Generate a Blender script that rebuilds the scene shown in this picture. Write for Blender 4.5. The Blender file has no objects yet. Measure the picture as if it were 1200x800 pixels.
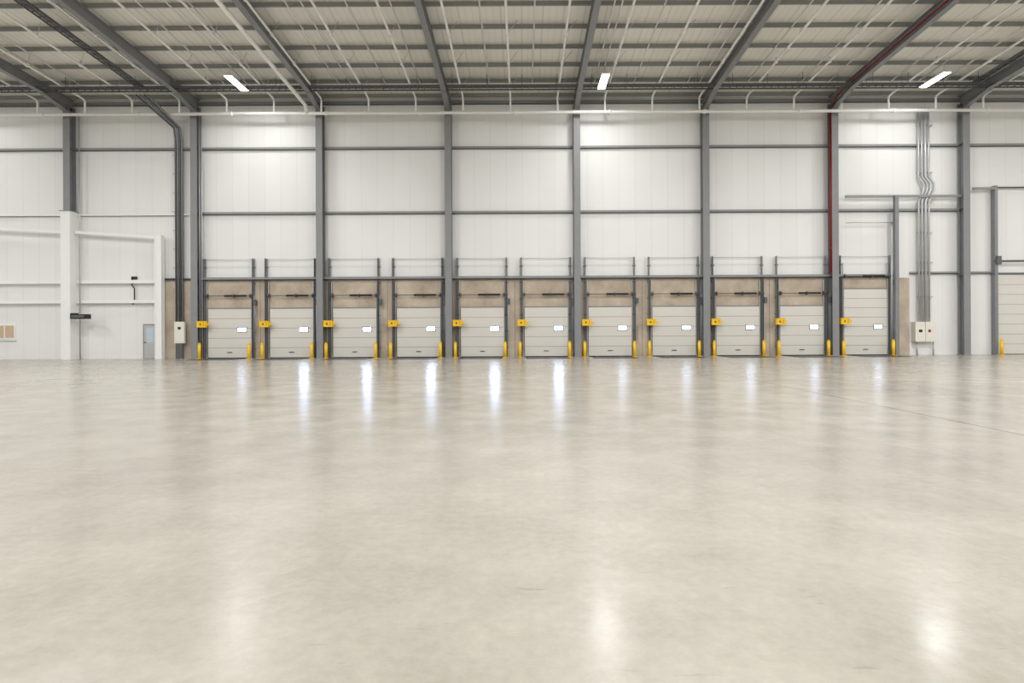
import bpy, bmesh, math
from mathutils import Vector, Matrix

scene = bpy.context.scene
scene.view_settings.view_transform = 'Standard'
scene.view_settings.look = 'None'
scene.view_settings.exposure = 0.0

# ---------------------------------------------------------------- constants (metres)
WY = 35.3            # inner face of the dock wall
EYE = 1.48
S = 18.9             # elevation survey units per metre on the dock wall
SLOPE = 0.0525
def wx(u, off=0.0): return (u - 613.0) / S * (WY - off) / WY
def wz(v, u=600): return (418.0 - (v + (u - 600) * 0.005)) / S
def roof(y): return 16.18 + SLOPE * (WY - y)
XL, XR, YB = -47.0, 47.0, -30.0

# ---------------------------------------------------------------- materials
def nn(nt, t, **k):
    n = nt.nodes.new(t)
    for a, b in k.items(): setattr(n, a, b)
    return n
def base(name):
    m = bpy.data.materials.new(name); m.use_nodes = True
    nt = m.node_tree
    return m, nt, nt.nodes['Principled BSDF']
def lin(c):
    return tuple(((v/255)/12.92 if v/255 <= 0.04045 else ((v/255+0.055)/1.055)**2.4) for v in c) + (1,)
def plain(name, rgb, rough=0.5, metal=0.0, var=0.08, scale=3.0):
    m, nt, b = base(name)
    tc = nn(nt, 'ShaderNodeTexCoord'); no = nn(nt, 'ShaderNodeTexNoise')
    no.inputs['Scale'].default_value = scale; no.inputs['Detail'].default_value = 2
    nt.links.new(tc.outputs['Object'], no.inputs['Vector'])
    mx = nn(nt, 'ShaderNodeMix', data_type='RGBA')
    c = lin(rgb)
    mx.inputs[6].default_value = tuple(v*(1-var) for v in c[:3]) + (1,)
    mx.inputs[7].default_value = tuple(min(1, v*(1+var)) for v in c[:3]) + (1,)
    nt.links.new(no.outputs['Fac'], mx.inputs[0])
    nt.links.new(mx.outputs[2], b.inputs['Base Color'])
    b.inputs['Roughness'].default_value = rough
    b.inputs['Metallic'].default_value = metal
    return m
def math_n(nt, op, a, b=None):
    n = nn(nt, 'ShaderNodeMath', operation=op)
    for i, v in enumerate((a, b)):
        if v is None: continue
        if isinstance(v, (int, float)): n.inputs[i].default_value = v
        else: nt.links.new(v, n.inputs[i])
    return n.outputs[0]
def seam_mask(nt, coord, period, off, width):
    f = math_n(nt, 'FRACT', math_n(nt, 'DIVIDE', math_n(nt, 'ADD', coord, off + math.ceil(80/period)*period), period))
    return math_n(nt, 'LESS_THAN', f, width/period)
def panelled(name, rgb, axis='X', period=1.0, width=0.03, dark=0.8, rough=0.4, fine=0.0):
    m, nt, b = base(name)
    tc = nn(nt, 'ShaderNodeTexCoord'); sp = nn(nt, 'ShaderNodeSeparateXYZ')
    nt.links.new(tc.outputs['Object'], sp.inputs[0])
    co = sp.outputs[axis]
    mask = seam_mask(nt, co, period, 0.0, width)
    no = nn(nt, 'ShaderNodeTexNoise'); no.inputs['Scale'].default_value = 0.35; no.inputs['Detail'].default_value = 3
    nt.links.new(tc.outputs['Object'], no.inputs['Vector'])
    fl = math_n(nt, 'FLOOR', math_n(nt, 'DIVIDE', co, period))
    wn = nn(nt, 'ShaderNodeTexWhiteNoise', noise_dimensions='1D')
    nt.links.new(fl, wn.inputs['W'])
    t = math_n(nt, 'ADD', math_n(nt, 'MULTIPLY', no.outputs['Fac'], 0.06), math_n(nt, 'MULTIPLY', wn.outputs['Value'], 0.03))
    t = math_n(nt, 'ADD', t, 0.94)
    t = math_n(nt, 'MULTIPLY', t, math_n(nt, 'SUBTRACT', 1.0, math_n(nt, 'MULTIPLY', mask, 1-dark)))
    if fine:
        mk2 = seam_mask(nt, co, fine, 0.05, fine*0.25)
        t = math_n(nt, 'MULTIPLY', t, math_n(nt, 'SUBTRACT', 1.0, math_n(nt, 'MULTIPLY', mk2, 0.05)))
    vm = nn(nt, 'ShaderNodeVectorMath', operation='SCALE')
    vm.inputs[0].default_value = lin(rgb)[:3]
    nt.links.new(t, vm.inputs['Scale'])
    nt.links.new(vm.outputs[0], b.inputs['Base Color'])
    b.inputs['Roughness'].default_value = rough
    return m
def emit(name, rgb, strength):
    m, nt, b = base(name)
    b.inputs['Base Color'].default_value = lin(rgb)
    b.inputs['Emission Color'].default_value = lin(rgb)
    b.inputs['Emission Strength'].default_value = strength
    return m

M_wall = panelled('insulated_wall_panel', (233, 233, 230), 'X', 1.0, 0.03, 0.90, 0.45)
M_wallside = panelled('insulated_side_panel', (233, 233, 230), 'Y', 1.0, 0.03, 0.9, 0.45)
M_roof = panelled('roof_liner_panel', (238, 235, 225), 'X', 1.0, 0.05, 0.84, 0.5, 0.333)
M_steel = plain('painted_grey_steel', (134, 135, 136), 0.5)
M_rail = plain('grey_rail_steel', (140, 141, 141), 0.5)
M_purlin = plain('galvanised_purlin', (146, 147, 145), 0.45, 0.1)
M_track = plain('galvanised_track', (130, 132, 134), 0.4, 0.15)
M_dark = plain('dark_steel', (92, 94, 97), 0.45, 0.2)
M_black = plain('black_rubber', (34, 34, 36), 0.7)
M_white = plain('white_painted_steel', (238, 238, 235), 0.4, 0, 0.02)
M_pipe = plain('white_sprinkler_pipe', (242, 240, 236), 0.35, 0.0, 0.03)
M_galv = plain('galvanised_conduit', (190, 191, 192), 0.35, 0.4)
M_yellow = plain('safety_yellow', (245, 195, 10), 0.45, 0, 0.05)
M_red = plain('fire_main_red', (140, 22, 24), 0.4)
M_door = plain('door_panel_cream', (215, 211, 202), 0.45, 0, 0.03, 1.0)
M_doorgap = plain('door_section_joint', (130, 127, 121), 0.6)
M_box = plain('enclosure_cream', (226, 222, 210), 0.5, 0, 0.03)
M_day = emit('daylight_glazing', (200, 220, 255), 12)
M_day2 = emit('bright_daylight_glazing', (186, 212, 255), 42)
M_led = emit('led_diffuser', (255, 252, 246), 14)
M_glass = plain('pale_glazing', (190, 205, 215), 0.1)
M_tan = plain('tan_notice', (200, 175, 145), 0.6)
M_lev = plain('leveller_plate', (85, 86, 88), 0.5, 0.3)

# concrete upstand
M_conc, nt, b = base('precast_concrete')
tc = nn(nt, 'ShaderNodeTexCoord'); n1 = nn(nt, 'ShaderNodeTexNoise'); n1.inputs['Scale'].default_value = 0.9; n1.inputs['Detail'].default_value = 6
n1.inputs['Roughness'].default_value = 0.65
nt.links.new(tc.outputs['Object'], n1.inputs['Vector'])
r = nn(nt, 'ShaderNodeValToRGB')
r.color_ramp.elements[0].position = 0.3; r.color_ramp.elements[0].color = lin((168, 152, 134))
r.color_ramp.elements[1].position = 0.7; r.color_ramp.elements[1].color = lin((203, 190, 171))
nt.links.new(n1.outputs['Fac'], r.inputs[0]); nt.links.new(r.outputs[0], b.inputs['Base Color'])
b.inputs['Roughness'].default_value = 0.8

# polished concrete floor
M_floor, nt, b = base('polished_concrete_floor')
tc = nn(nt, 'ShaderNodeTexCoord')
def noise(scale, detail=5, rough=0.55, vec=None, dist=0.0):
    n = nn(nt, 'ShaderNodeTexNoise'); n.inputs['Scale'].default_value = scale
    n.inputs['Detail'].default_value = detail; n.inputs['Roughness'].default_value = rough
    n.inputs['Distortion'].default_value = dist
    nt.links.new(vec or tc.outputs['Object'], n.inputs['Vector']); return n.outputs['Fac']
big = noise(0.25, 2, 0.5); mid = noise(1.3, 5, 0.6); fin = noise(11, 5, 0.75)
v = math_n(nt, 'ADD', math_n(nt, 'MULTIPLY', big, 0.35), math_n(nt, 'ADD', math_n(nt, 'MULTIPLY', mid, 0.33), math_n(nt, 'MULTIPLY', fin, 0.32)))
r = nn(nt, 'ShaderNodeValToRGB')
r.color_ramp.elements[0].position = 0.36; r.color_ramp.elements[0].color = lin((154, 148, 137))
r.color_ramp.elements[1].position = 0.64; r.color_ramp.elements[1].color = lin((182, 176, 164))
nt.links.new(v, r.inputs[0])
sp = nn(nt, 'ShaderNodeSeparateXYZ'); nt.links.new(tc.outputs['Object'], sp.inputs[0])
jx = seam_mask(nt, sp.outputs['X'], 30.0, -7.05, 0.04)
jy = seam_mask(nt, sp.outputs['Y'], 32.0, -29.5, 0.05)
j = math_n(nt, 'MAXIMUM', jx, jy)
# short dark scuffs in two directions
def scuff(rot, scl, lo, hi):
    mp = nn(nt, 'ShaderNodeMapping'); mp.inputs['Scale'].default_value = scl; mp.inputs['Rotation'].default_value = (0, 0, rot)
    nt.links.new(tc.outputs['Object'], mp.inputs['Vector'])
    s_ = noise(2.6, 4, 0.6, mp.outputs[0], 0.5)
    m_ = nn(nt, 'ShaderNodeMapRange'); m_.inputs[1].default_value = lo; m_.inputs[2].default_value = hi
    nt.links.new(s_, m_.inputs[0]); return m_.outputs[0]
sca = scuff(0.5, (1.2, 7.0, 1.0), 0.67, 0.76)
scb = scuff(-0.7, (1.0, 10.0, 1.0), 0.67, 0.76)
dk = math_n(nt, 'SUBTRACT', 1.0, math_n(nt, 'MAXIMUM', math_n(nt, 'MULTIPLY', j, 0.6), math_n(nt, 'MULTIPLY', math_n(nt, 'MAXIMUM', sca, scb), 0.22)))
vm = nn(nt, 'ShaderNodeVectorMath', operation='SCALE')
nt.links.new(r.outputs[0], vm.inputs[0]); nt.links.new(dk, vm.inputs['Scale'])
nt.links.new(vm.outputs[0], b.inputs['Base Color'])
rr = nn(nt, 'ShaderNodeMapRange'); rr.inputs[1].default_value = 0.3; rr.inputs[2].default_value = 0.7
rr.inputs[3].default_value = 0.17; rr.inputs[4].default_value = 0.27
nt.links.new(mid, rr.inputs[0]); nt.links.new(rr.outputs[0], b.inputs['Roughness'])
b.inputs['Specular IOR Level'].default_value = 0.5

# ---------------------------------------------------------------- mesh builder
class B:
    def __init__(s): s.bm = bmesh.new(); s.mats = []
    def mi(s, m):
        if m not in s.mats: s.mats.append(m)
        return s.mats.index(m)
    def hexa(s, vs, m):
        v = [s.bm.verts.new(p) for p in vs]; k = s.mi(m)
        for q in ((0,3,2,1),(4,5,6,7),(0,1,5,4),(1,2,6,5),(2,3,7,6),(3,0,4,7)):
            f = s.bm.faces.new([v[i] for i in q]); f.material_index = k
    def box(s, x0, x1, y0, y1, z0, z1, m, dz=0.0):
        s.hexa([(x0,y0,z0+dz),(x1,y0,z0+dz),(x1,y1,z0),(x0,y1,z0),(x0,y0,z1+dz),(x1,y0,z1+dz),(x1,y1,z1),(x0,y1,z1)], m)
    def tube(s, pts, r, m, seg=10):
        k = s.mi(m); pts = [Vector(p) for p in pts]; rings = []
        for i, p in enumerate(pts):
            d = (pts[min(i+1, len(pts)-1)] - pts[max(i-1, 0)]).normalized()
            up = Vector((0,0,1)) if abs(d.z) < 0.9 else Vector((0,1,0))
            a = d.cross(up).normalized(); c = d.cross(a)
            rings.append([s.bm.verts.new(p + r*(math.cos(t)*a + math.sin(t)*c)) for t in [2*math.pi*j/seg for j in range(seg)]])
        for A, C in zip(rings, rings[1:]):
            for j in range(seg):
                f = s.bm.faces.new((A[j], A[(j+1)%seg], C[(j+1)%seg], C[j])); f.material_index = k; f.smooth = True
        for R in (rings[0], rings[-1]):
            f = s.bm.faces.new(R); f.material_index = k
    def done(s, name, loc=(0,0,0)):
        bmesh.ops.recalc_face_normals(s.bm, faces=s.bm.faces)
        me = bpy.data.meshes.new(name); s.bm.to_mesh(me); s.bm.free()
        for m in s.mats: me.materials.append(m)
        return put(name, me, loc)
def put(name, me, loc):
    o = bpy.data.objects.new(name, me); o.location = loc
    scene.collection.objects.link(o); return o

# ---------------------------------------------------------------- room shell
b = B(); b.box(XL, XR, YB, WY+0.3, -0.3, 0, M_floor); b.done('floor')
b = B(); b.box(XL, XR, WY, WY+0.3, 0, 16.3, M_wall); b.done('wall_front')
b = B(); b.box(XL-0.3, XL, YB, WY+0.3, 0, 20.5, M_wallside); b.done('wall_left')
b = B(); b.box(XR, XR+0.3, YB, WY+0.3, 0, 20.5, M_wallside); b.done('wall_right')
b = B(); b.box(XL, XR, YB-0.3, YB, 0, 20.5, M_wall); b.done('wall_back')
b = B()
b.box(XL, XR, YB-0.3, WY+0.3, roof(WY), roof(WY)+0.2, M_roof, dz=SLOPE*(WY+0.3-YB+0.3)); b.done('ceiling')

cx0, cx1 = wx(193), wx(1065)
b = B(); b.box(cx0, cx1, WY-0.08, WY-0.001, 0, 4.78, M_conc)
for u in range(12):
    x = -20.2 + 3.94*u
    if x < cx1: b.box(x-0.012, x+0.012, WY-0.084, WY-0.08, 0, 4.78, M_dark)
b.done('concrete_upstand')

# ---------------------------------------------------------------- primary steel
cols = [-12.4 + 7.87*k for k in range(-4, 8)]
cols[2] = -27.8; cols[3] = -20.05; cols[9] = 27.1
def isec_mesh():
    b = B(); h = 15.5; w = 0.2; d = 0.5
    b.box(-w, w, -d, -d+0.03, 0, h, M_steel); b.box(-w, w, -0.03, 0, 0, h, M_steel)
    b.box(-0.012, 0.012, -d+0.03, -0.03, 0, h, M_steel)
    b.box(-0.27, 0.27, -d-0.06, 0, 0, 0.03, M_steel)
    for z in (4.9, 9.0, 12.96, 15.2):
        b.box(-w, w, -d+0.03, -0.03, z-0.01, z+0.01, M_steel)
    return b
o = isec_mesh().done('steel_column', (cols[0], WY-0.12, 0))
for x in cols[1:]: put('steel_column', o.data, (x, WY-0.12, 0))

def rafter():
    b = B(); y0, y1 = YB, WY-0.1; L = y1-y0; dz = SLOPE*L
    zt = roof(y1) - 0.22; D = 0.58; w = 0.15
    b.box(-w, w, y0, y1, zt-0.03, zt, M_steel, dz)
    b.box(-w, w, y0, y1, zt-D, zt-D+0.03, M_steel, dz)
    b.box(-0.012, 0.012, y0, y1, zt-D+0.03, zt-0.03, M_steel, dz)
    ya = y1-2.2; z2 = zt-D; q = SLOPE*2.2
    b.hexa([(-0.012,ya,z2+q-0.02),(0.012,ya,z2+q-0.02),(0.012,y1,z2-0.35),(-0.012,y1,z2-0.35),
            (-0.012,ya,z2+q),(0.012,ya,z2+q),(0.012,y1,z2),(-0.012,y1,z2)], M_steel)
    b.hexa([(-w,ya,z2+q-0.03),(w,ya,z2+q-0.03),(w,y1,z2-0.38),(-w,y1,z2-0.38),
            (-w,ya,z2+q),(w,ya,z2+q),(w,y1,z2-0.35),(-w,y1,z2-0.35)], M_steel)
    return b
o = rafter().done('roof_rafter', (cols[0], 0, 0))
for x in cols[1:]: put('roof_rafter', o.data, (x, 0, 0))

b = B(); y = WY-0.35
while y > YB+1:
    z = roof(y)
    b.box(XL, XR, y-0.012, y+0.012, z-0.22, z, M_purlin)
    b.box(XL, XR, y-0.08, y, z-0.232, z-0.22, M_purlin)
    b.box(XL, XR, y, y+0.08, z-0.012, z, M_purlin)
    y -= 1.78
b.done('roof_purlins')

def rail(name, x0, x1, z, m, h=0.2, d=0.16):
    b = B()
    b.box(x0, x1, WY-0.02, WY, z-h/2, z+h/2, m)
    b.box(x0, x1, WY-d, WY-0.02, z-h/2, z-h/2+0.03, m)
    b.box(x0, x1, WY-d, WY-d+0.02, z-h/2, z+h/2-0.03, m)
    return b.done(name)
rail('sheeting_rail', XL, XR, wz(173), M_rail, 0.19)
rail('sheeting_rail', wx(228), wx(1125), wz(248.5), M_rail, 0.19)
rail('sheeting_rail', wx(-280), wx(78), wz(252.5-2.5), M_white, 0.14)
rail('sheeting_rail', wx(90), wx(222), wz(252-2), M_white, 0.14)
rail('sheeting_rail', wx(236), wx(1046), wz(325), M_rail, 0.2, 0.3)
rail('sheeting_rail', wx(192), wx(236), wz(325), M_dark, 0.12, 0.2)
rail('sheeting_rail', wx(1066), wx(1166), wz(322), M_rail, 0.14)
rail('eaves_beam', XL, XR, 15.75, M_steel, 0.24)

# ---------------------------------------------------------------- white framing on left
b = B()
ca, cb = -28.08, -27.5
b.box(ca, cb, WY-0.75, WY-0.05, 0, wz(250, 83), M_white)
b.box(ca-0.05, cb+0.05, WY-0.8, WY-0.02, wz(250, 83), wz(250, 83)+0.04, M_rail)
b.done('column_casing')
b = B()
x0, x1 = wx(184, 0.5), wx(190, 0.5)
b.box(x0, x1, WY-0.6, WY-0.25, 0, wz(277, 187), M_white)
b.box(x0-0.06, x0, WY-0.65, WY-0.2, 0, wz(277, 187), M_white)
def slope_beam(ua, va, ub, vb, t=0.12):
    xa, xb = wx(ua, 0.4), wx(ub, 0.4); za, zb = wz(va, ua), wz(vb, ub)
    b.hexa([(xa,WY-0.5,za-t),(xb,WY-0.5,zb-t),(xb,WY-0.35,zb-t),(xa,WY-0.35,za-t),
            (xa,WY-0.5,za),(xb,WY-0.5,zb),(xb,WY-0.35,zb),(xa,WY-0.35,za)], M_white)
slope_beam(-120, 262, 78, 272, 0.16); slope_beam(90, 272, 186, 278, 0.16)
for v in (327, 350):
    for ua, ub in ((-120, 78), (90, 185)):
        b.box(wx(ua), wx(ub), WY-0.3, WY-0.1, wz(v)-0.16, wz(v)+0.04, M_white)
b.done('white_steel_frame')

# ---------------------------------------------------------------- dock doors
def dock_door(H=3.07, track=6.15, day=M_day):
    b = B(); hw = 1.33; n = max(4, round(H/0.61)); dh = (H-0.05)/n
    b.box(-hw-0.04, hw+0.04, -0.14, -0.09, 0, H, M_doorgap)
    for i in range(n):
        z0 = 0.05+i*dh; z1 = z0+dh-0.022
        b.box(-hw, hw, -0.155, -0.14, z0, z1, M_door)
    b.box(-hw, hw, -0.16, -0.1, 0, 0.05, M_black)
    b.box(-hw-0.05, hw+0.05, -0.17, -0.09, H, H+0.05, M_rail)
    b.box(0.47, 1.05, -0.175, -0.155, 1.60, 1.92, M_dark)
    b.box(0.52, 1.00, -0.182, -0.175, 1.65, 1.87, day)
    for sx, xo in ((-1, 1.54), (1, 1.50)):
        x = sx*xo
        b.box(x-0.055, x+0.055, -0.13, -0.10, 0, track, M_track)
        b.box(x-0.055, x-0.04, -0.30, -0.13, 0, track, M_track)
        b.box(x+0.04, x+0.055, -0.30, -0.13, 0, track-1.2, M_track)
        b.box(x-sx*0.14-0.02, x-sx*0.14+0.02, -0.2, -0.12, 0, H+1.6, M_galv)
        for z in (0.6, 1.6, 2.6, 3.6, 4.6, 5.6):
            if z < track: b.box(x-0.1, x+0.1, -0.16, -0.10, z-0.03, z+0.03, M_dark)
    b.tube([(-1.54,-0.14,track-0.06), (1.5,-0.14,track-0.06)], 0.018, M_galv, 6)
    b.tube([(-1.54,-0.14,track-0.5), (1.5,-0.14,track-0.5)], 0.008, M_galv, 6)
    zs = H+0.78
    b.tube([(-1.5,-0.3,zs), (1.6,-0.3,zs)], 0.022, M_dark, 8)
    b.tube([(-0.25,-0.3,zs), (1.1,-0.3,zs)], 0.06, M_black, 10)
    for x in (-1.35, 1.35):
        b.tube([(x-0.05,-0.3,zs), (x+0.05,-0.3,zs)], 0.10, M_dark, 12)
        b.box(x-0.02, x+0.02, -0.34, -0.08, zs-0.12, zs+0.12, M_dark)
    b.box(0.28, 0.32, -0.36, -0.08, zs-0.1, zs+0.1, M_dark)
    b.box(1.56, 1.72, -0.40, -0.2, zs-0.6, zs-0.25, M_dark)
    for dx in (1.60, 1.67): b.tube([(dx,-0.36,1.0), (dx,-0.36,zs)], 0.012, M_galv, 6)
    for x in (-1.38, 1.38): b.tube([(x,-0.22,0.3), (x,-0.22,zs)], 0.008, M_dark, 6)
    b.box(-0.15, 0.15, -0.19, -0.155, 0.35, 0.39, M_black)
    return b
def ctrl_box():
    b = B()
    b.box(-0.27, 0.27, -0.22, 0.0, -0.19, 0.19, M_yellow)
    b.box(-0.30, 0.30, -0.24, -0.20, 0.17, 0.2, M_yellow)
    b.box(-0.1, 0.0, -0.225, -0.22, -0.06, 0.06, M_dark)
    for z in (-0.05, 0.06): b.tube([(0.15,-0.26,z), (0.15,-0.21,z)], 0.02, M_black, 10)
    b.box(0.27, 0.42, -0.12, -0.06, -0.06, 0.06, M_yellow)
    b.box(-0.2, 0.2, 0.0, 0.1, -0.05, 0.05, M_dark)
    return b
def bollard():
    b = B()
    b.box(-0.14, 0.14, -0.14, 0.14, 0, 0.02, M_yellow)
    b.tube([(0,0,0.02), (0,0,0.86)], 0.09, M_yellow, 16)
    b.tube([(0,0,0.86), (0,0,0.93)], 0.08, M_yellow, 16)
    b.tube([(0,0,0.93), (0,0,0.97)], 0.05, M_yellow, 16)
    return b
def leveller():
    b = B()
    b.box(-1.15, 1.15, -2.5, -0.2, 0.0, 0.012, M_lev)
    b.box(-1.25, -1.15, -2.5, -0.2, 0.0, 0.016, M_black)
    b.box(1.15, 1.25, -2.5, -0.2, 0.0, 0.016, M_black)
    b.box(-1.25, 1.25, -2.58, -2.5, 0.0, 0.016, M_black)
    b.box(-1.15, 1.15, -0.55, -0.5, 0.012, 0.03, M_black)
    return b
dc = [-18.12, -14.3] + [-10.4 + 3.945*k for k in range(9)]
me_w = me_s = me_c = me_b = me_l = None
Y0 = WY
for i, x in enumerate(dc):
    if i == len(dc)-1: dock_door(4.1, 6.15).done('dock_door', (x, Y0, 0))
    elif 1 <= i <= 5:
        if me_s is None: me_s = dock_door(day=M_day2).done('dock_door', (x, Y0, 0)).data
        else: put('dock_door', me_s, (x, Y0, 0))
    elif me_w is None: me_w = dock_door().done('dock_door', (x, Y0, 0)).data
    else: put('dock_door', me_w, (x, Y0, 0))
    if me_c is None:
        me_c = ctrl_box().done('dock_control_box', (x-1.5, Y0-0.42, 2.1)).data
        me_b = bollard().done('safety_bollard', (x-1.62, Y0-0.62, 0)).data
        me_l = leveller().done('dock_leveller', (x, Y0, 0)).data
    else:
        put('dock_control_box', me_c, (x-1.5, Y0-0.42, 2.1))
        put('safety_bollard', me_b, (x-1.62, Y0-0.62, 0))
        put('dock_leveller', me_l, (x, Y0, 0))
    put('safety_bollard', me_b, (x+1.41, Y0-0.62, 0))

# large level-access door at right
b = B(); xa = wx(1168); xb = xa+4.6; H = 4.95
b.box(xa-0.1, xb+0.1, WY-0.13, WY-0.02, 0, H, M_doorgap)
for i in range(8):
    z0 = 0.05+i*(H-0.05)/8
    b.box(xa, xb, WY-0.15, WY-0.13, z0, z0+(H-0.05)/8-0.02, M_door)
for x in (xa-0.25, xb+0.25):
    b.box(x-0.09, x+0.09, WY-0.35, WY-0.05, 0, 10.4, M_track)
b.box(xa-0.3, xb+0.3, WY-0.2, WY-0.05, H, H+0.1, M_dark)
b.tube([(xa-0.4, WY-0.35, H+0.8), (xb+0.4, WY-0.35, H+0.8)], 0.06, M_dark)
b.tube([(xa-0.4, WY-0.2, 10.3), (xb+0.4, WY-0.2, 10.3)], 0.05, M_dark)
b.box(xa-0.3, xa-0.02, WY-0.45, WY-0.3, H+0.6, H+1.1, M_dark)
b.done('sectional_overhead_door')
for x in (xa-0.2, xb+0.2): put('safety_bollard', me_b, (x, WY-0.62, 0))

# tall lift frame beside last dock
b = B()
xt = wx(1051, 0.5)
b.box(xt-0.11, xt+0.11, WY-0.6, WY-0.42, 0, wz(231, 1050), M_track)
b.box(xt-0.05, xt+0.05, WY-0.42, WY-0.3, 0, wz(231, 1050), M_dark)
b.box(wx(988), wx(1124), WY-0.42, WY-0.3, wz(230, 1050)-0.14, wz(230, 1050), M_rail)
b.box(wx(1136), wx(1163), WY-0.42, WY-0.3, wz(221, 1150)-0.14, wz(221, 1150), M_rail)
b.tube([(wx(988), WY-0.4, wz(262, 1020)), (xt, WY-0.4, wz(262, 1020))], 0.03, M_galv)
b.tube([(wx(1042), WY-0.3, 0.3), (wx(1042), WY-0.3, wz(250, 1040))], 0.07, M_galv)
b.done('high_lift_track_frame')

# ---------------------------------------------------------------- personnel door and hatch
b = B(); xa, xb = wx(168), wx(184.5)
b.box(xa, xb, WY-0.06, WY-0.001, 0, 2.14, M_steel)
b.box(xa+0.08, xb-0.08, WY-0.09, WY-0.06, 0.02, 2.06, M_galv)
b.box(xa+0.24, xb-0.18, WY-0.1, WY-0.09, 1.0, 1.9, M_glass)
b.box(xa+0.11, xa+0.2, WY-0.14, WY-0.09, 0.98, 1.04, M_dark)
b.done('door_1')
b = B(); xa, xb = wx(-4), wx(18)
b.box(xa, xb, WY-0.05, WY, wz(397, 8), wz(380, 8), M_white)
b.box(xa+0.07, xb-0.07, WY-0.06, WY-0.05, wz(397, 8)+0.07, wz(380, 8)-0.07, M_tan)
b.box(xa+0.5, xa+0.55, WY-0.08, WY-0.06, wz(397, 8), wz(380, 8), M_white)
b.box(xa-0.05, xb+0.05, WY-0.12, WY, wz(398, 8)-0.05, wz(398, 8), M_white)
b.done('window_1')

b = B(); z = wz(371, 93)
b.box(wx(84, 1), wx(103, 1), WY-1.15, WY-0.76, z-0.16, z+0.12, M_black)
b.box(wx(86, 1), wx(101, 1), WY-1.2, WY-1.15, z-0.1, z+0.06, M_dark)
b.box(wx(84, 0.7), wx(93, 0.7), WY-0.84, WY-0.76, z-0.05, z+0.2, M_black)
b.done('wall_fan_heater')
b = B()
b.tube([(wx(156),WY-0.1,wz(326,157)),(wx(156),WY-0.12,wz(334,157)),(wx(159),WY-0.12,wz(338,157)),(wx(159),WY-0.12,wz(350,157)),(wx(157),WY-0.12,wz(357,157))],0.035,M_black)
b.box(wx(155), wx(161), WY-0.1, WY, wz(327,157), wz(324,157), M_black)
b.done('hanging_cable')

# ---------------------------------------------------------------- electrical risers left
b = B()
for k, (u, m) in enumerate(((206.5, M_dark), (209, M_track), (211.5, M_dark), (214, M_track))):
    x = wx(u, 0.2)
    b.tube([(x-1.0+k*0.1, WY-2.3, 15.4), (x, WY-0.35, wz(152, 210)), (x, WY-0.2, wz(165, 210)), (x, WY-0.2, wz(378, 210))], 0.055, m, 8)
for v in range(180, 375, 22):
    b.box(wx(204), wx(216), WY-0.14, WY-0.09, wz(v)-0.03, wz(v)+0.03, M_galv)
b.done('cable_riser')
b = B()
b.box(wx(204, 0.4), wx(216, 0.4), WY-0.42, WY-0.26, wz(402, 210), wz(377, 210), M_box)
b.box(wx(205, 0.4), wx(215.2, 0.4), WY-0.44, WY-0.42, wz(401, 210), wz(378, 210), M_box)
b.box(wx(208.5, 0.4), wx(212, 0.4), WY-0.45, WY-0.44, wz(386, 210), wz(383, 210), M_black)
b.box(wx(206, 0.3), wx(214, 0.3), WY-0.36, WY-0.3, 0.0, wz(402, 210), M_dark)
b.done('electrical_cabinet')
for us, z0 in (((235, 237.5), 0.0), ((94.5,), 0.0)):
    b = B()
    for u in us:
        b.tube([(wx(u, .3), WY-0.37, z0), (wx(u, .3), WY-0.37, 15.0)], 0.03, M_galv, 8)
    b.done('conduit_run')
b = B()
for u in (1077.5, 1081.5, 1085.5, 1089.5):
    x = wx(u, .25)
    b.tube([(x, WY-0.25, 15.2), (x, WY-0.25, wz(208, 1085)), (x+0.28, WY-0.3, wz(216, 1085)), (x+0.28, WY-0.3, wz(224, 1085)),
            (x, WY-0.25, wz(236, 1085)), (x, WY-0.25, wz(377, 1085))], 0.06 if u != 1085.5 else 0.085, M_galv, 10)
for v in (150, 205, 240, 275, 310, 350):
    b.box(wx(1075), wx(1092), WY-0.19, WY-0.001, wz(v)-0.03, wz(v)+0.03, M_galv)
b.done('conduit_riser')
b = B()
b.box(wx(1073, .4), wx(1084.5, .4), WY-0.42, WY-0.02, wz(400, 1085), wz(377, 1085), M_box)
b.box(wx(1085, .4), wx(1096.5, .4), WY-0.42, WY-0.02, wz(400, 1085), wz(377, 1085), M_box)
b.box(wx(1077, .4), wx(1081, .4), WY-0.43, WY-0.42, wz(389, 1085), wz(386, 1085), M_black)
b.box(wx(1088, .4), wx(1091, .4), WY-0.43, WY-0.42, wz(389, 1085), wz(386, 1085), M_red)
for u in (1075, 1094): b.tube([(wx(u, .15), WY-0.15, 0), (wx(u, .15), WY-0.15, wz(400, 1085))], 0.04, M_galv)
b.done('electrical_cabinet')

# red fire main
b = B(); xr = wx(975, .5)
b.tube([(xr, WY-0.5, wz(322)), (xr, WY-0.5, 15.0)], 0.085, M_red, 12)
for z in (6.5, 9, 12, 14): b.tube([(xr, WY-0.5, z), (xr, WY-0.5, z+0.12)], 0.11, M_red, 12)
b.tube([(xr, WY-0.5, 15.0), (xr+0.05, WY-1.2, roof(WY-1.2)-0.55), (xr+0.05, YB+1, roof(YB+1)-0.55)], 0.042, M_red, 12)
b.done('red_fire_main')

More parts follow.
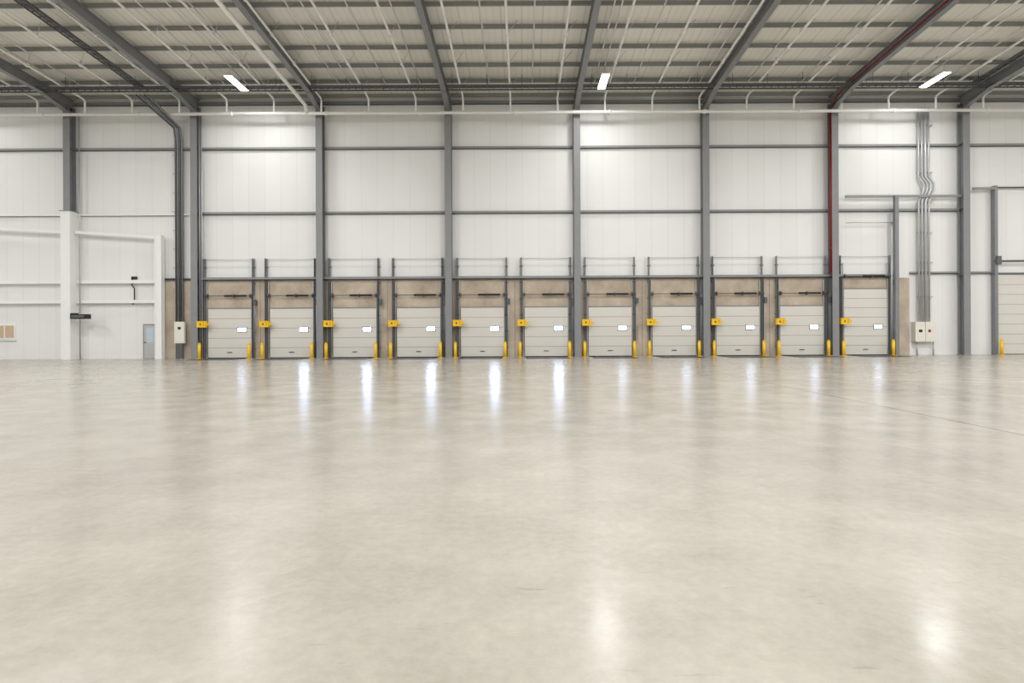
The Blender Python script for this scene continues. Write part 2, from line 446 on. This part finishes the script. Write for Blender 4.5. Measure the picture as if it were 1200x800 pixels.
# ---------------------------------------------------------------- sprinkler system
b = B(); zm = EYE + (390-131.5)/667*(WY-1.0)
b.tube([(XL+0.1, WY-1.0, zm), (XR-0.1, WY-1.0, zm)], 0.095, M_pipe, 12)
x = XL+1
while x < XR:
    b.tube([(x-0.07, WY-1.0, zm), (x+0.07, WY-1.0, zm)], 0.13, M_pipe, 12); x += 5.7
k = -16
while k < 17:
    x = -0.7 + 2.85*k; k += 1
    ze = roof(WY-1.6)-0.6
    b.tube([(x, WY-1.0, zm), (x, WY-1.0, ze-0.15), (x, WY-1.06, ze-0.04), (x, WY-1.2, ze), (x, YB+1, roof(YB+1)-0.6)], 0.06, M_pipe, 8)
    y = WY-2.3
    while y > 18:
        z = roof(y)-0.6
        b.tube([(x, y, z), (x, y, z+0.22)], 0.018, M_pipe, 6)
        b.tube([(x, y, z+0.22), (x, y, z+0.24)], 0.05, M_galv, 8)
        b.tube([(x, y-0.06, z+0.003), (x, y+0.06, z-0.003)], 0.085, M_pipe, 8)
        b.tube([(x, y, z), (x+0.5, y-0.4, roof(y)-0.15)], 0.015, M_galv, 6)
        y -= 2.7
b.tube([(-12.95, WY-1.0, zm), (-12.95, WY-1.3, zm+0.4), (-13.1, YB+1, roof(YB+1)-0.8)], 0.11, M_pipe, 12)
b.done('sprinkler_pipework')

# conduits / lighting trunking in the roof
b = B()
for x in (-30.6, -26.5, -25.6, -22.3, -21.1, -17.2, -15.9, -14.9, -10.6, -9.9, -7.9, -5.9, -1.9, 0.6, 4.2, 4.55, 6.5, 9.6, 10.3, 13.1, 16.2, 17.8, 21.4, 23.0, 24.4, 25.3, 30):
    b.tube([(x, WY-1.8, roof(WY-1.8)-0.34), (x, YB+1, roof(YB+1)-0.34)], 0.038, M_pipe, 6)
b.done('roof_conduit')

# cable ladders: one across the bays, others up the roof slope
b = B(); y0, y1 = WY-2.9, WY-2.3; zt = 15.55
xe0, xe1 = XL+0.1, XR-0.1
for y in (y0, y1):
    b.box(xe0, xe1, y-0.02, y+0.02, zt, zt+0.08, M_dark)
x = XL+0.2
while x < XR-0.2:
    b.box(x-0.02, x+0.02, y0, y1, zt+0.01, zt+0.04, M_dark); x += 0.4
x = XL+1
while x < XR:
    for y in (y0, y1): b.tube([(x, y, zt), (x, y, roof(y)-0.1)], 0.012, M_dark, 6)
    x += 2.0
for j in range(4):
    yy = y0+0.1+j*0.1
    b.tube([(xe0, yy, zt+0.07), (xe1, yy, zt+0.07)], 0.022, M_dark, 6)
for xc, ww in ((-21.9, 0.45), (26.0, 0.35)):
    ya, yb = YB+1, y1; za = zt + SLOPE*(yb-ya)
    for x in (xc-ww/2, xc+ww/2):
        b.box(x-0.02, x+0.02, ya, yb, zt+0.1, zt+0.18, M_dark, za-zt)
    y = yb-0.2
    while y > ya:
        z = zt+0.1+SLOPE*(yb-y)
        b.box(xc-ww/2, xc+ww/2, y-0.02, y+0.02, z, z+0.03, M_dark)
        y -= 0.4
    for dx in (-0.1, 0.0, 0.1):
        b.tube([(xc+dx, yb, zt+0.16), (xc+dx, ya, za+0.16)], 0.025, M_dark, 6)
b.done('cable_ladder')

# ---------------------------------------------------------------- LED high-bay luminaires (each carries its own lamp)
def lum():
    b = B()
    b.box(-0.22, 0.22, -0.97, 0.97, 0.0, 0.07, M_white)
    b.box(-0.13, 0.13, -0.9, 0.9, 0.07, 0.14, M_galv)
    b.box(-0.20, 0.20, -0.95, 0.95, -0.012, 0.0, M_led)
    for y in (-0.7, 0.7): b.tube([(0, y, 0.14), (0, y, 0.56)], 0.012, M_galv, 6)
    return b
me = None
def lamp_data(name, watts, spread):
    l = bpy.data.lights.new(name, 'AREA'); l.shape = 'RECTANGLE'; l.size = 0.38; l.size_y = 1.88
    l.energy = watts; l.spread = math.radians(spread); l.color = (0.975, 0.983, 1.0); return l
near = lamp_data('lamp_near_wall', 220, 180)
far = lamp_data('lamp_hall', 1290, 178)
for X in (-35.3, -15.9, 4.55, 23.0, 42.0):
    for Y in (31.7, 19.5, 7.5, -4.5, -16.5):
        z = roof(Y) - 0.92
        if me is None:
            o = lum().done('led_high_bay_light', (X, Y, z)); me = o.data
        else: o = put('led_high_bay_light', me, (X, Y, z))
        lo = bpy.data.objects.new('lamp', near if Y > 30 else far)
        scene.collection.objects.link(lo); lo.parent = o; lo.location = (0, 0, -0.02)

# ---------------------------------------------------------------- world + camera
w = bpy.data.worlds.new('World'); scene.world = w; w.use_nodes = True
bg = w.node_tree.nodes['Background']; bg.inputs[0].default_value = (0.8, 0.88, 1, 1); bg.inputs[1].default_value = 0.5

cd = bpy.data.cameras.new('camera'); cam = bpy.data.objects.new('camera', cd); scene.collection.objects.link(cam)
cd.sensor_width = 36; cd.lens = 20.0; cd.shift_x = -13/1200; cd.shift_y = -10/1200; cd.clip_end = 300
cam.matrix_world = Matrix.Translation((0, 0, EYE)) @ Matrix.Rotation(0.005, 4, 'Y') @ Matrix.Rotation(math.radians(90), 4, 'X')
scene.camera = cam
